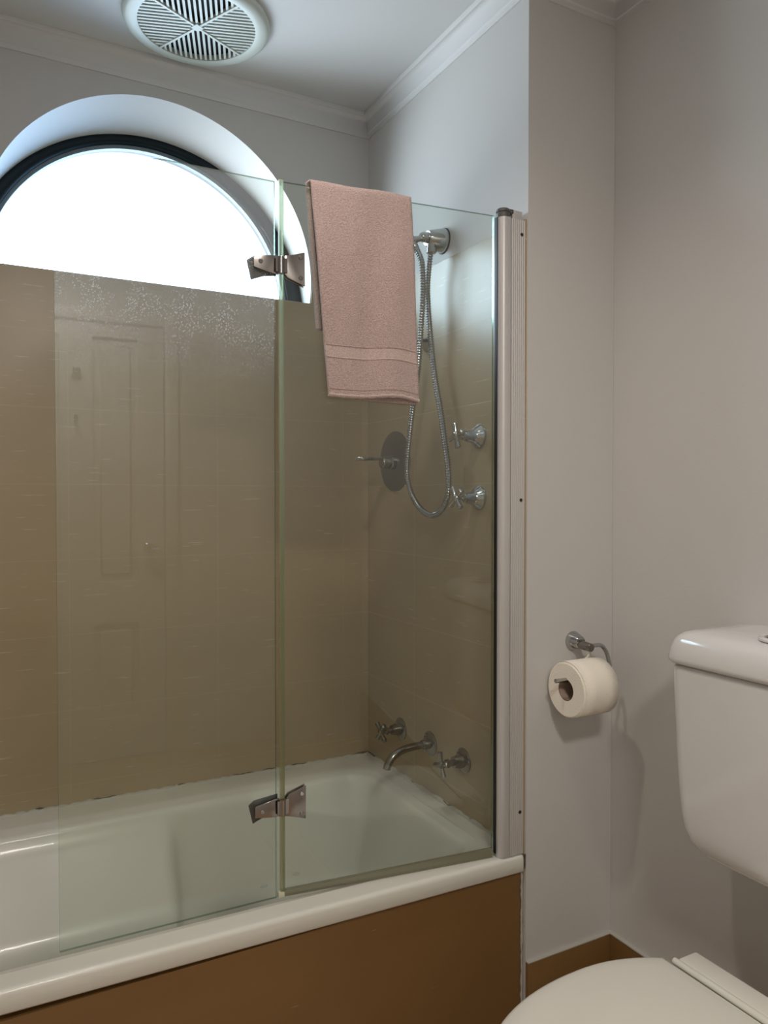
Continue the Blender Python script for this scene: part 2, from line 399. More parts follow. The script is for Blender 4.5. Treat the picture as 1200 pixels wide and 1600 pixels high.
# arched window
bm = bmesh.new()
IC, IR = (.4205, 1.7890), .4044
def ring(c, r, y, n=72, z=SILL):
    s = (z-c[1])/r; b = math.asin(max(-1, min(1, s)))
    return [Vector((c[0]+r*math.cos(b+(PI-2*b)*i/n), y, c[1]+r*math.sin(b+(PI-2*b)*i/n))) for i in range(n+1)]
def loft(bm, loops, mi=0):
    R = [[bm.verts.new(p) for p in l] for l in loops]
    for A, B in zip(R, R[1:]):
        for i in range(len(A)-1): bm.faces.new((A[i], A[i+1], B[i+1], B[i])).material_index = mi
    return R
yf = YB+FD
loft(bm, [ring(FC, FR+.03, yf+.001), ring(FC, FR-.002, yf), ring((.4225, 1.778), .4285, yf-.004), ring(IC, IR+.004, yf+.002), ring(IC, IR, yf+.03), ring(IC, IR, yf+.06), ring(FC, FR+.03, yf+.06)])
add_box(bm, (xa-.05, yf+.012, SILL-.03), (xb+.05, yf+.05, SILL+.004))
wf = struct('window_1', bm, M['winframe'], smooth=60)
bm = bmesh.new()
loft(bm, [ring(IC, IR+.002, yf+.012), ring(IC, IR-.007, yf+.014), ring(IC, IR-.007, yf+.03), ring(IC, IR+.002, yf+.03)])
obj('glazing_bead', bm, M['bead'], wf)
bm = bmesh.new()
A = ring(IC, IR-.003, yf+.022)
c = [bm.verts.new(p) for p in A]; bm.faces.new(c)
pane = obj('window_pane', bm, M['winglass'], wf)

# wall behind the camera, with a door (seen as a reflection in the glass screen)
bm = bmesh.new()
add_box(bm, (XL, YD-.1, 0), (-.085, YD, CH)); add_box(bm, (.715, YD-.1, 0), (XT, YD, CH)); add_box(bm, (-.085, YD-.1, 2.055), (.715, YD, CH))
struct('wall_front', bm, M['paint'])
bm = bmesh.new()
dy = YD-.012
xs = [-.08, .03, .245, .385, .60, .71]; zs = [.01, .2, .65, .85, 1.985, 2.05]
add_box(bm, (-.08, dy-.04, .004), (.71, dy-.022, 2.05))
for x0, x1 in ((-.08, .03), (.245, .39), (.59, .71)): add_box(bm, (x0, dy-.024, .004), (x1, dy, 2.05), .002, 1)
for z_0, z_1 in ((.004, .2), (.645, .845), (1.985, 2.05)): add_box(bm, (-.08, dy-.024, z_0), (.71, dy-.0006, z_1), .002, 1)
for x0, x1 in ((.03, .245), (.39, .59)):
    for z_0, z_1 in ((.2, .645), (.845, 1.985)):
        add_box(bm, (x0+.03, dy-.024, z_0+.03), (x1-.03, dy-.008, z_1-.03), .012, 1)
dr = struct('door_1', bm, M['door'])
obj('door_knob', lathe([(.026, 0), (.026, .004), (.009, .008), (.009, .03), (.022, .038), (.027, .05), (.022, .062), (0, .066)], (.641, dy, 1.0), (0, 1, 0), 24), M['polished'], dr)
bm = bmesh.new()
add_box(bm, (-.145, YD-.005, 0), (-.085, YD+.014, 2.115), .004); add_box(bm, (.715, YD-.005, 0), (.775, YD+.014, 2.115), .004); add_box(bm, (-.085, YD-.005, 2.055), (.715, YD+.014, 2.115), .004)
struct('trim_3', bm, M['door'])

# skirting tiles: on the return and on the toilet wall
struct('baseboard_back', box((XW, YF-.009, 0), (XT-.009, YF+.001, .247), .0015), M['tile_low'])
M['tile_low_y'] = tile_mat('brown_tile_low_side', 1, (.24, .135, .048), (.19, .10, .033), False, thr=.735)
struct('baseboard_right', box((XT-.009, YD, 0), (XT+.001, YF-.0005, .247), .0015), M['tile_low_y'])
bm = bmesh.new()
for (p, q) in (((XT-.0105, YD, .247), (XT, YF, .2495)), ((XW, YF-.0095, .247), (XT, YF, .249))): add_box(bm, p, q)
struct('trim_4', bm, M['caulk'])

# cornice: profile swept round the alcove, the return and the room
def cornice(bm, p, q, inward):
    """straight run from p to q at the wall; inward = horizontal unit vector into the room; ends extended by mitre planes"""
    prof = [(0., 2.290), (.004, 2.290), (.0055, 2.2935), (.0055, 2.300), (.008, 2.303)]
    for i in range(9):
        a = i/8*PI/2
        prof.append((.026-.018*math.cos(a)-.0, 2.303+.038*math.sin(a)))
    prof += [(.028, 2.341), (.030, 2.344), (.030, CH+.001), (0, CH+.001)]
    p = Vector(p); q = Vector(q); d = (q-p).normalized(); n = Vector(inward)
    A = [bm.verts.new((*(p+n*o+d*o*cornice.s0)[:2], z)) for o, z in prof]
    B = [bm.verts.new((*(q+n*o-d*o*cornice.s1)[:2], z)) for o, z in prof]
    k = len(A)
    for i in range(k-1): bm.faces.new((A[i], A[i+1], B[i+1], B[i]))
    bm.faces.new(A); bm.faces.new(B[::-1])
def corn(name, p, q, n, s0=1, s1=1):
    bm = bmesh.new(); cornice.s0 = s0; cornice.s1 = s1; cornice(bm, p, q, n); struct(name, bm, M['cornice'], smooth=50)
corn('trim_5', (-.49, YB, 0), (XW, YB, 0), (0, -1, 0))
corn('trim_6', (XW, YB, 0), (XW, YF, 0), (-1, 0, 0), 1, -1)
corn('trim_7', (XW, YF, 0), (XT, YF, 0), (0, -1, 0), -1, 1)
corn('trim_8', (XT, YF, 0), (XT, YD, 0), (-1, 0, 0))
corn('trim_9', (-.49, YB, 0), (-.49, YF, 0), (1, 0, 0), 1, -1)

# ------------------------------------------------------------------ bath
bath = thing('bathtub', 'white enamel bathtub built in under the arched window, behind the glass screen', 'bathtub', (.28, 1.63, 0))
def bath_mesh():
    bm = bmesh.new()
    xr, yf_, yb_ = .955, 1.337, 1.888
    pts = []
    rc = .07
    def arc(cx, cy, r, a, b, n): return [(cx+r*math.cos(a+(b-a)*i/n), cy+r*math.sin(a+(b-a)*i/n)) for i in range(n+1)]
    pts += arc(xr-rc, yb_-rc, rc, 0, PI/2, 10)
    xs_ = [xr-rc-.012*i for i in range(1, int((xr-rc-.12)/.012))]
    pts += [(x, yb_) for x in xs_]
    cx, cy, rx, ry = .10, (yf_+yb_)/2, .54, (yb_-yf_)/2
    n = 48
    for i in range(1, n):
        a = PI/2+PI*i/n; ca, sa = math.cos(a), math.sin(a)
        pts.append((cx+rx*math.copysign(abs(ca)**.72, ca), cy+ry*math.copysign(abs(sa)**.72, sa)))
    pts += [(x, yf_) for x in reversed(xs_)]
    pts += arc(xr-rc, yf_+rc, rc, -PI/2, 0, 10)
    for i in range(1, 24): pts.append((xr, yf_+rc+(yb_-yf_-2*rc)*i/24))
    K = len(pts); P = [Vector((x, y)) for x, y in pts]
    Nn = []
    for i in range(K):
        t = P[(i+1) % K]-P[i-1]; t.normalize(); Nn.append(Vector((-t.y, t.x)))
    for _ in range(2): Nn = [(Nn[i-1]+Nn[i]*2+Nn[(i+1) % K]).normalized() for i in range(K)]
    def sm(a, b, x): t = max(0, min(1, (x-a)/(b-a))); return t*t*(3-2*t)
    # outer rectangle samples
    c = Vector((.28, 1.62)); RX0, RX1, RY0, RY1 = -.488, XW-.006, YF+.0005, YB-.006
    O = []
    for i in range(K):
        x, y = P[i]; nx, ny = -Nn[i].x, -Nn[i].y
        ks = []
        if nx > 1e-4: ks.append((RX1-x)/nx)
        if nx < -1e-4: ks.append((RX0-x)/nx)
        if ny > 1e-4: ks.append((RY1-y)/ny)
        if ny < -1e-4: ks.append((RY0-y)/ny)
        k = min(ks); O.append(Vector((x+nx*k, y+ny*k)))
    for cc in ((RX1, RY1), (RX0, RY1), (RX0, RY0), (RX1, RY0)):
        j = min(range(K), key=lambda q: (O[q]-Vector(cc)).length); O[j] = Vector(cc)
    def zt(x, y): return .4785+(.0155-.0105*max(0, min(1, (y-1.27)/.7)))*(XW-x)
    loops = []
    # outside, bottom to top:   (shrink from outer rect, z offset)
    def rectloop(ins, dz):
        return [Vector((o.x, min(max(o.y, RY0+ins), RY1), zt(o.x, o.y)+(dz if dz > -.013 else dz))) for o in O]
    loops += [rectloop(.03, -.0395), rectloop(.003, -.0375), rectloop(.0, -.034), rectloop(0, -.0085), rectloop(.0010, -.0048), rectloop(.0030, -.0020), rectloop(.0058, -.0005), rectloop(.0095, 0)]
    for f in (.35, .7): loops.append([Vector(((O[i]*(1-f)+P[i]*f).x, (O[i]*(1-f)+P[i]*f).y, zt(P[i].x, P[i].y)+.0)) for i in range(K)])
    for ins, dz in ((-.022, -.0005), (-.012, -.004), (-.003, -.006), (0, -.007), (.006, -.010), (.011, -.018), (.014, -.030)):
        loops.append([Vector((*(P[i]+Nn[i]*ins), zt(P[i].x, P[i].y)+dz)) for i in range(K)])
    for t in [i/14 for i in range(1, 15)]:
        L_ = []
        for i in range(K):
            x = P[i].x; side = abs(Nn[i].y)
            depth = .03+.33*t
            # steep moulded wall
            a1 = .014+.055*t+.05*max(0, t-.8)**2*25*.6
            # elbow rest left of x=.42 : slopes inwards
            a2 = .014+min(.15*min(t/.5, 1), .15)+.03*max(0, t-.5)
            w = (1-sm(.395, .435, x))*side
            e = sm(-.05, -.4, x)
            ins = a1*(1-w)+a2*w+.10*t*e
            if t > .85: ins += (t-.85)**2*2.2
            q = P[i]+Nn[i]*ins
            L_.append(Vector((q.x, q.y, zt(x, P[i].y)-depth)))
        loops.append(L_)
    rings = [[bm.verts.new(v) for v in l] for l in loops]
    for A, B in zip(rings, rings[1:]):
        for i in range(K): bm.faces.new((A[i], A[(i+1) % K], B[(i+1) % K], B[i]))
    ctr = sum((v.co for v in rings[-1]), Vector())/K; ctr.z -= .004
    cv = bm.verts.new(ctr); B = rings[-1]
    for i in range(K): bm.faces.new((B[i], B[(i+1) % K], cv))
    return bm
obj('tub_shell', bath_mesh(), M['enamel'], bath, world=True, smooth=50)
# small raised stopper pads at the wall side of the screen pivot; drain
obj('waste_outlet', lathe([(.03, 0), (.03, .003), (.022, .004), (.022, .001), (0, .001)], (.80, 1.612, .1195), (0, 0, 1), 24), M['chrome'], bath, world=True)
# caulk lines with mould
def caulk(name, p, q, nrm, mcol, gaps):
    pass
bm = bmesh.new()
P = []
def wob(i, s): return math.sin(i*.7+s)*.0012+math.sin(i*1.9+s*2)*.0008+random.uniform(-.0007, .0007)
back = [(-.48+1.5*i/160, YB-.0065, .4785+.0050*(XW+.48-1.5*i/160)) for i in range(161)]
add_tube(bm, [(x, y+.001, z-.001+wob(i, 0)) for i, (x, y, z) in enumerate(back)], [.006+wob(i, 3) for i in range(161)], 8)
side = [(XW-.0065, YB-.005-(YB-YF-.03)*i/80, .4785) for i in range(81)]
add_tube(bm, [(x+.001, y, z-.001+wob(i, 2)) for i, (x, y, z) in enumerate(side)], [.0072+wob(i, 1)*.8 for i in range(81)], 8)
obj('caulk_bead', bm, M['caulk'], bath, world=True)
def mould(pts, r):
    obj('mould_and_crack', tube(pts, r, 6), M['grime'], bath, world=True, label='dark mould and crack along the sealant')
for pts in (back, side):
    i = 4
    while i < len(pts)-8:
        k = random.randint(2, 6); seg = pts[i:i+k+1]
        mould([(x-(0 if pts is back else .001), y-(.001 if pts is back else 0), z+.0055+wob(j, i)) for j, (x, y, z) in enumerate(seg)], [.0004]+[.0013]*(len(seg)-2)+[.0004])
        i += k+random.randint(3, 16)
mould([(XW-.007-.045*(1-t), YB-.0065, .4785+.0065) for t in (0, .3, .6, 1)], [.0005, .002, .0025, .0015])
mould([(XW-.007, YB-.0065-.05*t, .4785+.0065) for t in (0, .3, .6, 1)], [.0015, .002, .0015, .0005])
mould([(XW-.0035, YF-.0006, .448+.032*t) for t in (0, .3, .6, 1)], [.0006, .0013, .0012, .0020])  # dark strip in place of the open crack at the front corner, no mould
# tiled apron of the bath
bp = bath
obj('tiled_apron', box((-.488, YF+.012, 0), (XW-.0015, YF+.04, .4475-.006)), M['tile_low'], bp, world=True, label='brown tiled front panel below the rim')
obj('grout_line', tube([(XW-.004+random.uniform(-.0008, .0008), YF+.0085, .02+.42*i/60) for i in range(61)], [.0022+random.uniform(-.0008, .0012) for i in range(61)], 6), M['caulk'], bp, world=True)

# ------------------------------------------------------------------ glass screen
T1 = Vector((-.9943, .1063, 0)); N1 = Vector((.1063, .9943, 0)); PV = Vector((.958, 1.2895, 0))
T2 = Vector((-.9998, .0192, 0)); N2 = Vector((.0192, .9998, 0))
scr = thing('shower_screen', 'frameless two-panel glass shower screen hinged along the bath rim', 'shower screen', (.958, 1.2895, ZRIM))
def P1(t, z, off=0): return PV+T1*t+N1*off+Vector((0, 0, z))
HP = PV+T1*.4615-Vector((0, 0, 0))
def P2(t, z, off=0): return HP+T2*t+N2*off+Vector((0, 0, z))
def slab(poly, P, th, m):
    bm = bmesh.new()
    A = [bm.verts.new(P(t, z, -th/2)) for t, z in poly]; B = [bm.verts.new(P(t, z, th/2)) for t, z in poly]
    bm.faces.new(A); bm.faces.new(B[::-1])
    for i in range(len(A)):
        bm.faces.new((A[i], A[(i+1) % len(A)], B[(i+1) % len(A)], B[i])).material_index = 1
    return bm
obj('glass_panel', slab([(.006, .499), (.455, .499), (.455, 1.8245), (.006, 1.8245)], P1, .006, None), [M['glass'], M['glassedge']], scr, world=True, smooth=20, label='fixed glass panel')
r = .185; tl, zt_ = .3835, 1.8225
poly = [(.0085, .4885), (tl, .4885), (tl, zt_-r)]+[(tl-r+r*math.cos(a), zt_-r+r*math.sin(a)) for a in [PI/2*i/28 for i in range(1, 28)]]+[(tl-r, zt_), (.0085, zt_)]
obj('glass_panel', slab(poly, P2, .006, None), [M['glass_spots'], M['glassedge']], scr, world=True, smooth=20, label='swinging glass panel with a rounded top corner')
# vertical clear seal between the panels and bottom seal
bm = bmesh.new()
add_prism(bm, [P1(.4535, .497, -.0048), P1(.4535, .497, .0048), P1(.4615, .497, .0048), P1(.4615, .497, -.0048)], (0, 0, 1.33))
obj('vertical_seal', bm, M['seal'], scr, world=True)
bm = bmesh.new()
add_prism(bm, [P1(.004, .4995, -.0046), P1(.459, .4995, -.0046), P1(.459, .4925, -.0046), P1(.004, .4865, -.0046)], N1*.0092)
add_prism(bm, [P1(.004, .488, -.0015), P1(.459, .494, -.0015), P1(.459, .4868, -.0015), P1(.004, .4795, -.0015)], N1*.003)
obj('bottom_seal', bm, M['clearplastic'], scr, world=True, label='grey wiper seal along the bottom edge')
# hinges
def hinge(zc, flip):
    s = -1 if flip else 1
    h = obj('hinge', (lambda bm: (add_lathe(bm, [(.0062, 0), (.0062, .0305)], P1(.4600, zc-.0155, -.010), (0, 0, 1), 20),
                                  add_box(bm, P1(.4600, zc-.013, -.010)-Vector((.010, .002, 0)), P1(.4600, zc+.013, -.010)+Vector((.012, .0005, 0))) , bm)[-1])(bmesh.new()), M['hinge'], scr, world=True)
    for side_ in (-1, 1):                     # leaf on each face of the glass
        y0 = -.0032 if side_ < 0 else .0032
        pr = [(.453, -.013), (.446, -.021), (.413, -.033), (.4135, .030), (.446, .0195), (.453, .0195)]
        bm = bmesh.new(); add_prism(bm, [P1(t, zc+s*z, y0) for t, z in pr], N1*(.0035*side_), bev=.0008)
        obj('hinge_leaf', bm, M['hinge'], h, world=True)
        pr = [(.004, -.0165), (.012, -.0165), (.050, -.0085), (.0505, .0125), (.012, .0175), (.004, .0175)]
        if side_ > 0: pr = [(.004, -.0165), (.03, -.020), (.052, -.030), (.060, .005), (.05, .0125), (.004, .0175)]
        bm = bmesh.new(); add_prism(bm, [P2(t, zc+(s*z if side_ < 0 or s > 0 else z+.004), y0) for t, z in pr], N2*(.0035*side_), bev=.0008)
        obj('hinge_leaf', bm, M['rubber'] if side_ > 0 else M['hinge'], h, world=True)
    for P, t, z in ((P1, .4215, .019), (P1, .4215, -.019), (P2, .037, .003)):
        nn = -(N1 if P is P1 else N2)
        obj('screw', lathe([(.0042, 0), (.0042, .0008), (.0034, .0018), (.0012, .0018), (.0012, .0012), (0, .0012)], P(t, zc+s*z, -.0066), nn, 16), M['chrome'], h, world=True)
hinge(1.668, False); hinge(.6605, True)
# wall channel with pivot post
bm = bmesh.new()
cx0, cx1, cy = .9855, 1.0215, 1.2712
prof = []
nr = 7
for i in range(nr*4+1):
    t = i/(nr*4); x = cx0+(cx1-cx0)*t
    prof.append((x, cy+(.0011 if i % 4 in (2,) else 0.)))
prof += [(cx1, cy+.030), (cx0, cy+.030)]
add_prism(bm, [(x, y, .4805) for x, y in prof], (0, 0, 1.8200-.4805))
ch = obj('wall_channel', bm, M['alu'], scr, world=True, smooth=20)
bm = bmesh.new()
pc = (.9715, 1.2885)
prof = [(cx0-.0008, cy+.001), (.979, cy+.0005)]+[(.9745+.0135*math.cos(a), cy+.0140+.0135*math.sin(a)) for a in [-PI/2-PI*i/14 for i in range(1, 14)]]+[(.979, cy+.030), (cx0-.0008, cy+.030)]
add_prism(bm, [(x, y, .4805) for x, y in prof], (0, 0, 1.822-.4805))
obj('pivot_post', bm, M['alu'], scr, world=True, smooth=30, label='rounded pivot post')
obj('post_gasket', prism([(.9608, 1.2855, .487), (.9590, 1.2855, .487), (.9590, 1.2935, .487), (.9608, 1.2935, .487)], (0, 0, 1.335)), M['rubber'], scr, world=True, label='thin black glazing gasket')
bm = bmesh.new()
add_lathe(bm, [(.0142, 0), (.0146, .002), (.0146, .0085), (.013, .0095), (.013, .0105), (.0146, .0115), (.0146, .0165), (.012, .0185), (0, .0185)], (.9745, cy+.0145, 1.822), (0, 0, 1), 28)
add_box(bm, (.9745, cy+.006, 1.832), (.995, cy+.027, 1.8405))
obj('end_cap', bm, M['capgrey'], scr, world=True, label='dark grey plastic cap')
obj('wall_plate', box((.9925, cy+.006, 1.80), (1.0185, cy+.027, 1.8405), .001), M['alu'], scr, world=True)
for z in (1.790, 1.234, .571):
    obj('screw', lathe([(.0036, 0), (.0036, .0007), (.0022, .0009), (0, .0002)], (1.0125, cy+.0002, z), (0, -1, 0), 14), M['rubber'], scr, world=True)
obj('hinge_foot', box(P1(.4665, .4875, -.006), P1(.455, .4985, .004), .001), simple('clear_block', (.62, .60, .45), .15), scr, world=True, label='small clear plastic block')
# safety marks etched in the two panels
mk = simple('etched_mark', (.25, .26, .22), .7)
def mark(P, t, z):
    bm = bmesh.new()
    for rr_, k in ((.0075, 1), (.0060, 1)):
        pts = [P(t+rr_*math.cos(a), z+rr_*.32*math.sin(a), -.0032) for a in [2*PI*i/30 for i in range(31)]]
        add_tube(bm, pts, .00018, 4)
    for i in range(5): add_tube(bm, [P(t-.004+.002*i, z-.001, -.0032), P(t-.0035+.002*i, z+.001, -.0032)], .00022, 4)
    obj('safety_mark', bm, mk, scr, world=True)
mark(P1, .447-.015, .5265); mark(P2, .033, .516)

# ------------------------------------------------------------------ towel
def towel_mesh():
    bm = bmesh.new(); nu, nv = 44, 110
    grid = []
    sf = 0
    path = []       # (side, z): back bottom -> over -> front bottom
    for i in range(nv+1):
        t = i/nv
        path.append(t)
    Lb, Lf, arc_ = .268, .392, .022
    tot = Lb+arc_+Lf
    top = 1.8265; R_ = .0075
    for i in range(nv+1):
        s = i/nv*tot; row = []
        for j in range(nu+1):
            u = j/nu
            if s < Lb: d = Lb-s; z = top-d; off = R_; fr = False
            elif s < Lb+arc_:
                a = (s-Lb)/arc_*PI; off = R_*math.cos(a); z = top+R_*math.sin(a); d = 0; fr = off < 0
            else: d = s-Lb-arc_; z = top-d; off = -R_; fr = True
            # edges: u=0 left edge, u=1 right edge
            if fr: l = .402-.0325*(d/.39)**1.1; rgt = .1965-.014*(d/.39)
            else: l = .4075-.022*(d/.27); rgt = .196-.008*(d/.27)
            tt = l+(rgt-l)*u
            k = min(1, d/.12)
            if fr:
                off -= .0045*k+k*(.0035*math.sin(u*7.5+d*5)+.002*math.sin(u*15+1+d*9))
                off -= .006*max(0, (d-.3)/.09)*math.sin(u*3.0)
                z -= (.004*math.sin(u*5+.5)+.005*(u*u) + .004*max(0, u-.8)*5)*(d/.39)
                z += .0015*math.sin(u*3.1)*(1 if d < .02 else 0)
            else:
                off += .002*k+k*.002*math.sin(u*6+d*8)
            row.append(bm.verts.new(P1(tt, z+.0012*math.sin(u*9+1)*(1-k), off)))
        grid.append(row)
    for i in range(nv):
        sm_ = (i+.5)/nv*tot; d = sm_-Lb-arc_
        mi = 0
        if .296 < d < .318: mi = 1
        for j in range(nu): bm.faces.new((grid[i][j], grid[i+1][j], grid[i+1][j+1], grid[i][j+1])).material_index = mi
    return bm
tw = thing('towel', 'pink terry hand towel folded over the top of the glass screen', 'towel', tuple(P1(.295, 1.83)))
tb = obj('cloth', towel_mesh(), [M['towel'], M['towel_band']], tw, world=True, smooth=180)
md = tb.modifiers.new('thick', 'SOLIDIFY'); md.thickness = .0052; md.offset = 0
# folded-under second layer and hem
bm = bmesh.new(); g_ = []
for i in range(15):
    row = []
    for j in range(21):
        u = j/20; d = .20+.199*i/14
        row.append(bm.verts.new(P1(.300-.0-(.300-.188)*u, top_z-d-.002*math.sin(u*4), -.0052-.0012*math.sin(u*7)) if False else P1(.300+(.187-.300)*u, 1.8265-d-.004*u, -.0068)))
    g_.append(row)
for i in range(14):
    for j in range(20): bm.faces.new((g_[i][j], g_[i+1][j], g_[i+1][j+1], g_[i][j+1]))
lo = obj('inner_fold', bm, M['towel'], tw, world=True, smooth=180); md = lo.modifiers.new('thick', 'SOLIDIFY'); md.thickness = .004; md.offset = 0
def front_pt(u, d, lift):
    l = .402-.0325*(d/.39)**1.1; rgt = .1965-.014*(d/.39); k = min(1, d/.12)
    off = -.0075-.0045*k-k*(.0035*math.sin(u*7.5+d*5)+.002*math.sin(u*15+1+d*9))-.006*max(0, (d-.3)/.09)*math.sin(u*3.0)
    z = 1.8265-d-(.004*math.sin(u*5+.5)+.005*(u*u)+.004*max(0, u-.8)*5)*(d/.39)
    return P1(l+(rgt-l)*u, z, off-lift)
for nm, d, rr_, lf in (('hem_stitch', .378, .0008, .0026), ('band_edge', .2955, .0011, .0026), ('band_edge', .3185, .0016, .0022)):
    obj(nm, tube([front_pt(.01+.98*i/40, d, lf) for i in range(41)], rr_, 6), M['towel_band'] if nm != 'hem_stitch' else simple('hem_thread', (.36, .26, .22), .9), tw, world=True)
obj('hem', tube([front_pt(.0+1.0*i/44, .3895, .0) for i in range(45)], [.0042+.0007*math.sin(i*1.3) for i in range(45)], 8), M['towel_band'], tw, world=True)

# ------------------------------------------------------------------ taps
def make_tap(name, label, cat, loc, rot, kind='shower', group=None):
    t = thing(name, label, cat, loc); ax = (-1, 0, 0)
    R_ = .0285 if kind == 'shower' else .030
    if kind == 'shower':
        pf = [(R_, 0), (R_, .002), (R_-.002, .006), (.0195, .014), (.0145, .022), (.0135, .034), (.012, .038), (0, .038)]
    else:
        pf = [(R_, 0), (R_, .0025), (R_-.002, .004), (.0165, .006), (.016, .016), (.0135, .027), (.0130, .030), (0, .030)]
    obj('flange', lathe(pf, (0, 0, 0), ax, 40), M['chrome'] if kind == 'shower' else M['darkchrome'], t)
    m = M['chrome'] if kind == 'shower' else M['darkchrome']
    obj('spindle', lathe([(.0075, .028), (.0075, .042), (.0105, .044), (.0105, .050), (.0065, .053), (.0065, .060)], (0, 0, 0), ax, 20), m, t)
    bm = bmesh.new()
    add_lathe(bm, [(0, .056), (.008, .056), (.0095, .060), (.0095, .066), (.008, .069), (.005, .0705), (0, .071)], (0, 0, 0), ax, 20)
    for k in range(4):
        a = rot+k*PI/2; d = Vector((0, math.cos(a), math.sin(a)))
        add_lathe(bm, [(.0050, .004), (.0052, .012), (.0068, .025), (.0070, .0275), (.005, .0295), (0, .030)], Vector((-.0630, 0, 0)), d, 14)
    obj('cross_handle', bm, m, t)
    return t
make_tap('shower_tap', 'upper chrome cross-handle tap to the right of the shower hose', 'tap', (XW-.0045, 1.4358, 1.380), math.radians(75))
make_tap('shower_tap', 'lower chrome cross-handle tap to the right of the shower hose', 'tap', (XW-.0045, 1.4352, 1.2386), math.radians(52))
make_tap('bath_tap', 'dark chrome cross-handle tap left of the bath spout', 'tap', (XW-.0045, 1.798, .606), math.radians(40), 'bath')
make_tap('bath_tap', 'dark chrome cross-handle tap right of the bath spout', 'tap', (XW-.0045, 1.4952, .611), math.radians(72), 'bath')
sp = thing('bath_spout', 'curved chrome wall spout between the two taps over the bath', 'spout', (XW-.0045, 1.6455, .609))
obj('flange', lathe([(.031, 0), (.031, .002), (.028, .004), (.013, .006), (.0125, .022), (.0112, .026)], (0, 0, 0), (-1, 0, 0), 40), M['darkchrome'], sp)
pts = spline([(-.02, 0, 0), (-.05, 0, -.0005), (-.075, 0, -.003), (-.098, 0, -.010), (-.116, 0, -.022), (-.126, 0, -.038), (-.128, 0, -.045)], 8)
obj('spout_pipe', tube(pts, .0095, 20), M['darkchrome'], sp)
# mixer: round plate and flat lever
mx = thing('shower_mixer', 'dark round-plate mixer with a flat lever left of the hose loop', 'mixer tap', (XW-.0045, 1.831, 1.339))
obj('backplate', lathe([(.083, 0), (.083, .003), (.081, .004), (0, .004)], (0, 0, 0), (-1, 0, 0), 64), M['steel'], mx, label='dark satin round plate')
obj('mixer_body', lathe([(.0185, .004), (.0185, .016), (.0165, .018), (.0165, .040), (.0145, .044), (0, .044)], (0, 0, -.004), (-1, 0, 0), 32), M['darkchrome'], mx)
bm = bmesh.new()
add_prism(bm, [(-.020, -.011, .013), (-.060, -.012, .011), (-.098, -.010, .0095), (-.118, -.004, .009), (-.122, 0, .009), (-.118, .004, .009), (-.098, .010, .0095), (-.060, .012, .011), (-.020, .011, .013)], (0, 0, -.0095), bev=.0016)
obj('lever', bm, M['darkchrome'], mx)
# shower outlet bracket, handset, hose
bk = thing('shower_bracket', 'conical chrome shower outlet high on the side wall beside the towel', 'shower fitting', (XW, 1.5946, 1.8738))
obj('wall_gasket', lathe([(.0315, 0), (.0315, .003), (0, .003)], (0, 0, 0), (-1, 0, 0), 36), M['rubber'], bk, label='black rubber ring against the wall')
obj('cone', lathe([(.030, .003), (.0302, .006), (.0285, .012), (.0195, .045), (.0175, .048), (0, .048)], (0, 0, 0), (-1, 0, 0), 36), M['chrome'], bk)
obj('swivel', lathe([(.0125, .046), (.0135, .050), (.012, .056), (.0125, .060), (.009, .066), (0, .068)], (0, 0, .001), (-1, 0, 0), 24), M['chrome'], bk)
obj('outlet', lathe([(.0105, 0), (.0105, .012), (.0125, .013), (.0125, .024), (.0100, .026)], (-.038, -.004, -.012), (-.0, -.05, -1), 24), M['chrome'], bk)
obj('cradle', tube([(-.062, 0, -.002), (-.070, .006, -.004), (-.078, .016, -.006)], [.008, .0075, .011], 16), M['chrome'], bk)
A = [(.9855, 1.590, 1.838), (.9859, 1.5988, 1.8015), (.9868, 1.6062, 1.7565), (.9878, 1.6046, 1.7091), (.9887, 1.597, 1.6448), (.9896, 1.5864, 1.5804), (.9905, 1.573, 1.5162), (.9915, 1.5541, 1.452), (.9924, 1.5354, 1.3736), (.9933, 1.5226, 1.3118), (.9942, 1.5211, 1.266), (.9952, 1.5344, 1.2285), (.9958, 1.5620, 1.2060), (.996, 1.5960, 1.1955)]
B = [(.948, 1.6092, 1.862), (.9575, 1.5922, 1.8233), (.960, 1.5863, 1.7945), (.9625, 1.5874, 1.7487), (.965, 1.5944, 1.7041), (.9675, 1.6045, 1.6597), (.970, 1.6147, 1.6069), (.9725, 1.6311, 1.5384), (.975, 1.6541, 1.4774), (.9775, 1.6743, 1.4146), (.980, 1.6915, 1.3504), (.9825, 1.6991, 1.3013), (.986, 1.6902, 1.2599), (.990, 1.6630, 1.2235), (.9945, 1.6300, 1.2015)]
ctrl = A+B[::-1]
pts = spline(ctrl, 30)
# resample at even steps and rib the radius
acc = [0]
for a, b in zip(pts, pts[1:]): acc.append(acc[-1]+(b-a).length)
step = .0016; nn_ = int(acc[-1]/step); out = []; j = 0
for i in range(nn_+1):
    s = i*step
    while j < len(acc)-2 and acc[j+1] < s: j += 1
    f = (s-acc[j])/max(1e-9, acc[j+1]-acc[j]); out.append(pts[j].lerp(pts[j+1], f))
hs = thing('shower_hose', 'ribbed metal shower hose hanging in a long loop on the tiled wall', 'hose', (XW-.03, 1.61, 1.20))
obj('ribbed_tube', tube(out, [.0076 if i % 4 < 2 else .0056 for i in range(len(out))], 12), M['hose'], hs, world=True, smooth=80)
obj('hose_nut', lathe([(.0082, 0), (.0088, .003), (.0088, .016), (.0075, .022)], (.9482, 1.6088, 1.861), (.25, -.35, -1), 18), M['chrome'], hs, world=True)
hd = thing('shower_handset', 'chrome handheld shower head resting in its cradle behind the towel', 'shower head', (.945, 1.612, 1.868))
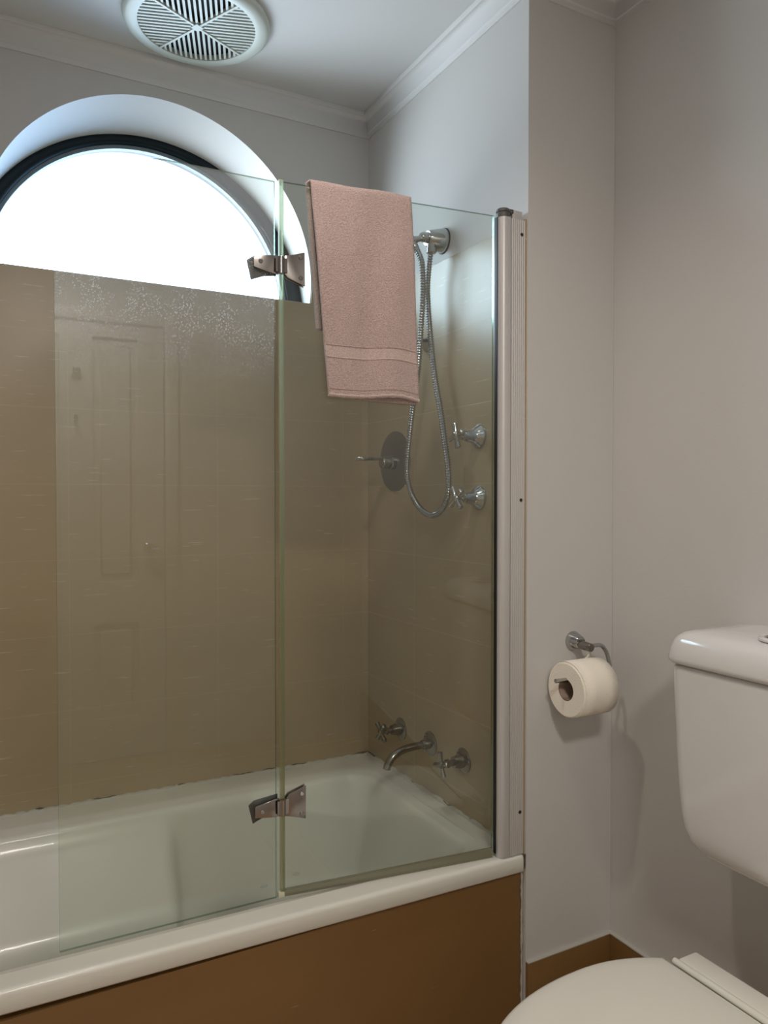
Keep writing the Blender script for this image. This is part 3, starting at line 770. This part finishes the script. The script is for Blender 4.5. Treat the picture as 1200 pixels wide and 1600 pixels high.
obj('handle', tube(spline([(0.001, .001, .001), (-.03, .02, .03), (-.07, .05, .055), (-.12, .085, .07)], 8), [.0095+.003*min(1, i/12) for i in range(25)], 18), M['chrome'], hd)
obj('spray_head', lathe([(.012, -.02), (.026, -.008), (.036, 0), (.037, .008), (.033, .011), (0, .011)], (-.135, .095, .065), (-.45, .2, -.75), 30), M['chrome'], hd)
ck = thing('wall_hook', 'small black and chrome hook on the tiles behind the shower hose', 'hook', (XW-.0045, 1.672, 1.630))
obj('hook_plate', lathe([(.019, 0), (.019, .002), (.017, .004), (0, .004)], (0, -.008, 0), (-1, 0, 0), 28), M['chrome'], ck)
bm = bmesh.new(); add_tube(bm, spline([(-.003, 0, .012), (-.018, 0, .012), (-.026, 0, .004), (-.028, 0, -.008), (-.022, 0, -.016), (-.012, 0, -.016)], 6), .004, 12)
obj('hook_arm', bm, M['rubber'], ck)

# ------------------------------------------------------------------ hooks on the door (seen by reflection)
def hook(label, z, double):
    t = thing('robe_hook', label, 'hook', (.318, dy, z))
    obj('plate', box((-.010, 0, -.016), (.010, .004, .016), .002), M['polished'], t)
    for x in ((-.007, .007) if double else (0,)):
        obj('prong', tube(spline([(x, .003, -.004), (x*1.3, .02, -.016), (x*1.8, .036, -.010), (x*2, .040, .012)], 6), .0055, 10), M['polished'], t)
hook('chrome double robe hook high on the door, reflected in the left glass panel', 1.820, True)
hook('chrome single robe hook lower on the door, reflected in the left glass panel', 1.605, False)

# ------------------------------------------------------------------ exhaust vent in the ceiling
vt = thing('exhaust_vent', 'round cream exhaust vent with slatted grille on the ceiling', 'exhaust vent', (.466, 1.785, CH), math.radians(-18.5))
Z0 = -.001
obj('outer_ring', lathe([(.167, 0), (.168, -.004), (.166, -.011), (.158, -.0165), (.142, -.018), (.134, -.0165), (.133, -.012), (.133, 0)], (0, 0, 0), (0, 0, 1), 96, capped=False), M['plastic'], vt)
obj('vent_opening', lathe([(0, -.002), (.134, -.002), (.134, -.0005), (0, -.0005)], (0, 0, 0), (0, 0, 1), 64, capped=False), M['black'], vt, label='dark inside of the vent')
bm = bmesh.new(); RG = .1345; pit = .0118; wsl = .0055
def barxy(bm, p, q, w, za, zb):
    p = Vector((*p, 0)); q = Vector((*q, 0)); d = (q-p).normalized(); n = Vector((-d.y, d.x, 0))*w/2
    add_prism(bm, [(*(p+n)[:2], za), (*(q+n)[:2], za), (*(q-n)[:2], za), (*(p-n)[:2], za)], (0, 0, zb-za))
for k in range(-11, 12):
    c = k*pit
    if abs(c) >= RG: continue
    e = math.sqrt(RG**2-c*c)
    if abs(c) > .094:
        continue
    for s in (-1, 1):
        st = max(abs(c), .008)
        if e-st < .004: continue
        barxy(bm, (c, s*st), (c, s*e), wsl, -.0145, -.0115)      # top / bottom sectors
        barxy(bm, (s*st, c), (s*e, c), wsl, -.0145, -.0115)
obj('grille', bm, M['plastic'], vt, smooth=20)
bm = bmesh.new()
for a in (PI/4, 3*PI/4):
    barxy(bm, (RG*math.cos(a), RG*math.sin(a)), (-RG*math.cos(a), -RG*math.sin(a)), .0055, -.0165, -.008)
add_prism(bm, [(.015, 0, -.017), (0, .015, -.017), (-.015, 0, -.017), (0, -.015, -.017)], (0, 0, .008))
obj('grille_cross', bm, M['plastic'], vt, smooth=20)
# ceiling lamp (out of frame, lights the room)
cl = thing('ceiling_light', 'small round recessed ceiling light above the bath rim', 'ceiling light', (LX, LY, CH))
obj('trim_ring', lathe([(.062, 0), (.062, -.004), (.05, -.007), (.043, -.006), (.042, 0)], (0, 0, 0), (0, 0, 1), 40, capped=False), M['plastic'], cl)

c2 = thing('ceiling_light', 'unseen round ceiling light added as fill behind the camera', 'ceiling light', (.25, -.45, CH))  # made-up fitting around the added fill lamp
obj('base_ring', lathe([(0, 0), (.17, 0), (.172, -.03), (.165, -.045), (.155, -.045), (.155, -.03), (0, -.03)], (0, 0, 0), (0, 0, 1), 48), M['plastic'], c2)

# ------------------------------------------------------------------ toilet paper
tp = thing('toilet_roll_holder', 'chrome bent-arm toilet roll holder on the narrow wall by the toilet', 'toilet roll holder', (1.154, YF, .925))
obj('wall_flange', lathe([(.021, 0), (.0215, .002), (.0205, .005), (.0135, .024), (.012, .026), (0, .026)], (0, 0, 0), (0, -1, 0), 36), M['chrome'], tp)
obj('post', lathe([(.0095, .022), (.0092, .056), (.0082, .058), (0, .058)], (0, 0, -.003), (.0, -1, -.06), 24), M['darkchrome'], tp)
ay = -.049
pts = spline([(.005, ay, -.004), (.020, ay, -.004), (.033, ay, -.005), (.043, ay-.001, -.011), (.049, ay-.004, -.023), (.0515, ay-.008, -.040), (.0515, ay-.011, -.056), (.047, ay-.0125, -.063), (.038, ay-.0135, -.0680), (.020, ay-.0135, -.0675), (-.04, ay-.0135, -.0665), (-.103, ay-.0135, -.0645)], 8)
obj('arm', tube(pts, .0046, 14), M['chrome'], tp)
rl = thing('toilet_roll', 'white toilet paper roll hanging on the chrome holder', 'toilet roll', (1.126, 1.2055, .8385))
bm = bmesh.new()
ln = .0465; R_ = .0575
n = 64
def rollprof(): return [(.0225, -ln), (.030, -ln-.0004), (R_-.003, -ln-.0002), (R_, -ln+.003), (R_+.0004, -ln+.02), (R_+.0004, ln-.02), (R_, ln-.003), (R_-.003, ln), (.0225, ln)]
add_lathe(bm, rollprof(), (0, 0, 0), (1, 0, 0), n, capped=False)
obj('paper', bm, M['paper'], rl)
bm = bmesh.new(); add_lathe(bm, [(.0225, -ln+.0005), (.0225, ln-.0005), (.0213, ln-.0005), (.0213, -ln+.0005)], (0, 0, 0), (1, 0, 0), 40, capped=False)
obj('cardboard_core', bm, M['card'], rl)
# loose sheet: from the top, lifting behind, hanging down at the wall side
bm = bmesh.new()
sh = []
prof = [(-1.9, .0), (-1.2, .0), (-.6, .0), (0., 0.)]
secs = []
for i in range(22):
    a = math.radians(-60+i*8)      # angle from -Y side (front) over the top to the wall side
    secs.append((-(R_+.0016)*math.cos(a), (R_+.0016)*math.sin(a)))
secs = [(y, z) for y, z in secs]
ye, ze = secs[-1]
R2 = [[bm.verts.new((x, y, z)) for y, z in secs] for x in (-ln+.002, -ln*.3, ln*.4, ln-.001)]
for A_, B_ in zip(R2, R2[1:]):
    for i in range(len(A_)-1): bm.faces.new((A_[i], A_[i+1], B_[i+1], B_[i]))
o = obj('loose_sheet', bm, M['paper'], rl); md = o.modifiers.new('t', 'SOLIDIFY'); md.thickness = .0008
bm = bmesh.new()      # torn corner sticking up behind the roll
g0 = [(.002, .004, .0578), (.018, .008, .0576), (.038, .012, .0570)]
g1 = [(.020, .010, .0615), (.028, .013, .0625), (.038, .016, .0615)]
g2 = [(.033, .014, .0705), (.035, .015, .0725), (.037, .016, .0705)]
R3 = [[bm.verts.new(p) for p in q] for q in (g0, g1, g2)]
for A_, B_ in zip(R3, R3[1:]):
    for i in range(2): bm.faces.new((A_[i], A_[i+1], B_[i+1], B_[i]))
o = obj('torn_corner', bm, M['paper'], rl); md = o.modifiers.new('t', 'SOLIDIFY'); md.thickness = .0007
bm = bmesh.new()      # tail hanging down at the wall side
R3 = [[bm.verts.new((x, y+.0008*math.sin(i), z)) for i, (y, z) in enumerate([(.046, .036), (.0575, .012), (.0605, -.012), (.0615, -.04), (.0622, -.066), (.0618, -.082)])] for x in (ln-.036, ln-.018, ln-.001)]
for A_, B_ in zip(R3, R3[1:]):
    for i in range(5): bm.faces.new((A_[i], A_[i+1], B_[i+1], B_[i]))
o = obj('hanging_end', bm, M['paper'], rl); md = o.modifiers.new('t', 'SOLIDIFY'); md.thickness = .0007

# ------------------------------------------------------------------ toilet (cistern + pan)
TY = .783
ct = thing('toilet_cistern', 'white wall-hung toilet cistern with push button on the lid', 'cistern', (XT, TY, .615))
def rrect(x0, x1, y0, y1, r, n=8):
    """rounded on the front corners (x0 side); back corners square"""
    out = [(x1, y0), (x1, y1)]
    out += [(x0+r-r*math.sin(a), y1-r+r*math.cos(a)) for a in [PI/2*i/n for i in range(n+1)]]
    out += [(x0+r-r*math.cos(a), y0+r-r*math.sin(a)) for a in [PI/2*i/n for i in range(n+1)]]
    return out
def shell(loops, m, name, parent):
    bm = bmesh.new(); R = [[bm.verts.new(v) for v in l] for l in loops]; k = len(R[0])
    for A, B in zip(R, R[1:]):
        for i in range(k): bm.faces.new((A[i], A[(i+1) % k], B[(i+1) % k], B[i]))
    bm.faces.new(R[0]); bm.faces.new(R[-1])
    return obj(name, bm, m, parent, world=True, smooth=50)
loops = []
HW = .172
# z, half width, front x
for z, hw, fx in [(.600, .095, 1.150), (.6005, .104, 1.142), (.604, .118, 1.131), (.610, .132, 1.123), (.619, .144, 1.117), (.632, .1545, 1.112), (.650, .1615, 1.109), (.675, .166, 1.107), (.71, .169, 1.105), (.76, .1720, 1.103), (.85, .1765, 1.101), (.930, .1790, 1.0995), (.938, .1785, 1.100), (.942, .173, 1.105)]:
    loops.append([(x, y, z) for x, y in rrect(fx, XT-.001, TY-hw, TY+hw, .028)])
shell(loops, M['ceramic'], 'tank_body', ct)
loops = []
for z, e, in [(.9425, -.006), (.9445, .0), (.948, .003), (.954, .0038), (.972, .0), (.985, -.0045), (.993, -.011), (.998, -.019), (1.001, -.030), (1.004, -.05), (1.0055, -.075)]:
    loops.append([(x, y, z) for x, y in rrect(1.0945-e, XT-.0005, TY-.184-e, TY+.184+e, max(.02, .034+e*.3))])
shell(loops, M['ceramic'], 'tank_lid', ct)
bm = bmesh.new(); add_lathe(bm, [(.036, 0), (.036, .003), (.033, .006), (.027, .0055), (.026, .002), (0, .002)], (1.165, TY, 1.004), (0, 0, 1), 36)
obj('button_ring', bm, M['ceramic'], ct, world=True)
bm = bmesh.new(); add_lathe(bm, [(.0245, .002), (.0245, .006), (.022, .008), (0, .009)], (1.165, TY, 1.004), (0, 0, 1), 30)
obj('flush_button', bm, M['chrome'], ct, world=True)
pan = thing('toilet', 'white toilet pan with its rounded seat lid closed, below the cistern', 'toilet', (.86, TY, 0))
def dshape(x0, x1, hw, hb, n=40):
    """D outline: straight back at x1 (half width hb), widest hw, round front at x0"""
    pts = []
    xm = .885
    for i in range(n+1):         # from back +y round the front to back -y
        a = PI*i/n              # 0..pi
        c, s = math.cos(a), math.sin(a)
        pts.append((xm-(xm-x0)*abs(s)**.92 if True else 0, hw*math.copysign(abs(c)**.95, c)))
    side = [(x1-(x1-xm)*t, hb+(hw-hb)*(1-(1-t)**2.2)) for t in [i/10 for i in range(10)]]
    return [(x, y+TY) for x, y in side]+[(x, y+TY) for x, y in pts]+[(x, -y+TY) for x, y in reversed(side)]
def scaled(pts, cx, k, z): return [(cx+(x-cx)*k, TY+(y-TY)*k, z) for x, y in pts]
D = dshape(.606, 1.040, .174, .130)
shell([scaled(D, .83, k, z) for k, z in ((.955, .4285), (.985, .4290), (.998, .4325), (1.0, .4375), (.995, .443), (.98, .4465), (.95, .4485), (.85, .4500), (.6, .4515), (.3, .452))], M['seat'], 'seat_lid', pan)
shell([scaled(D, .83, k, z) for k, z in ((.95, .4085), (.98, .409), (.99, .413), (.99, .422), (.98, .4265), (.955, .4272))], M['seat'], 'seat_ring', pan)
bm = bmesh.new(); add_lathe(bm, [(.0055, -.112), (.0062, -.110), (.0062, .110), (.0055, .112)], (1.0465, TY, .4465), (0, 1, 0), 16)
obj('hinge_bar', bm, M['seat'], pan, world=True)
bm = bmesh.new(); add_box(bm, (1.052, TY-.112, .405), (1.100, TY+.112, .4495), .006, 3)
obj('hinge_cover', bm, M['seat'], pan, world=True)
loops = []
for z, k, sx in ((0, .52, .10), (.02, .53, .10), (.06, .50, .10), (.15, .52, .09), (.22, .62, .06), (.30, .82, .02), (.36, .93, .0), (.39, .955, 0), (.404, .955, 0), (.407, .945, 0)):
    loops.append([(.86+(x-.86)*k+sx*.5, TY+(y-TY)*k, z) for x, y in D])
shell(loops, M['ceramic'], 'pan_bowl', pan)
obj('pan_back', box((1.0, TY-.11, .30), (1.115, TY+.11, .4045), .012, 3), M['ceramic'], pan, world=True)
obj('flush_pipe', tube(spline([(1.185, TY, .5995), (1.185, TY, .49), (1.18, TY, .40), (1.15, TY, .365), (1.10, TY, .36)], 8), .022, 20), M['plastic'], pan, world=True)
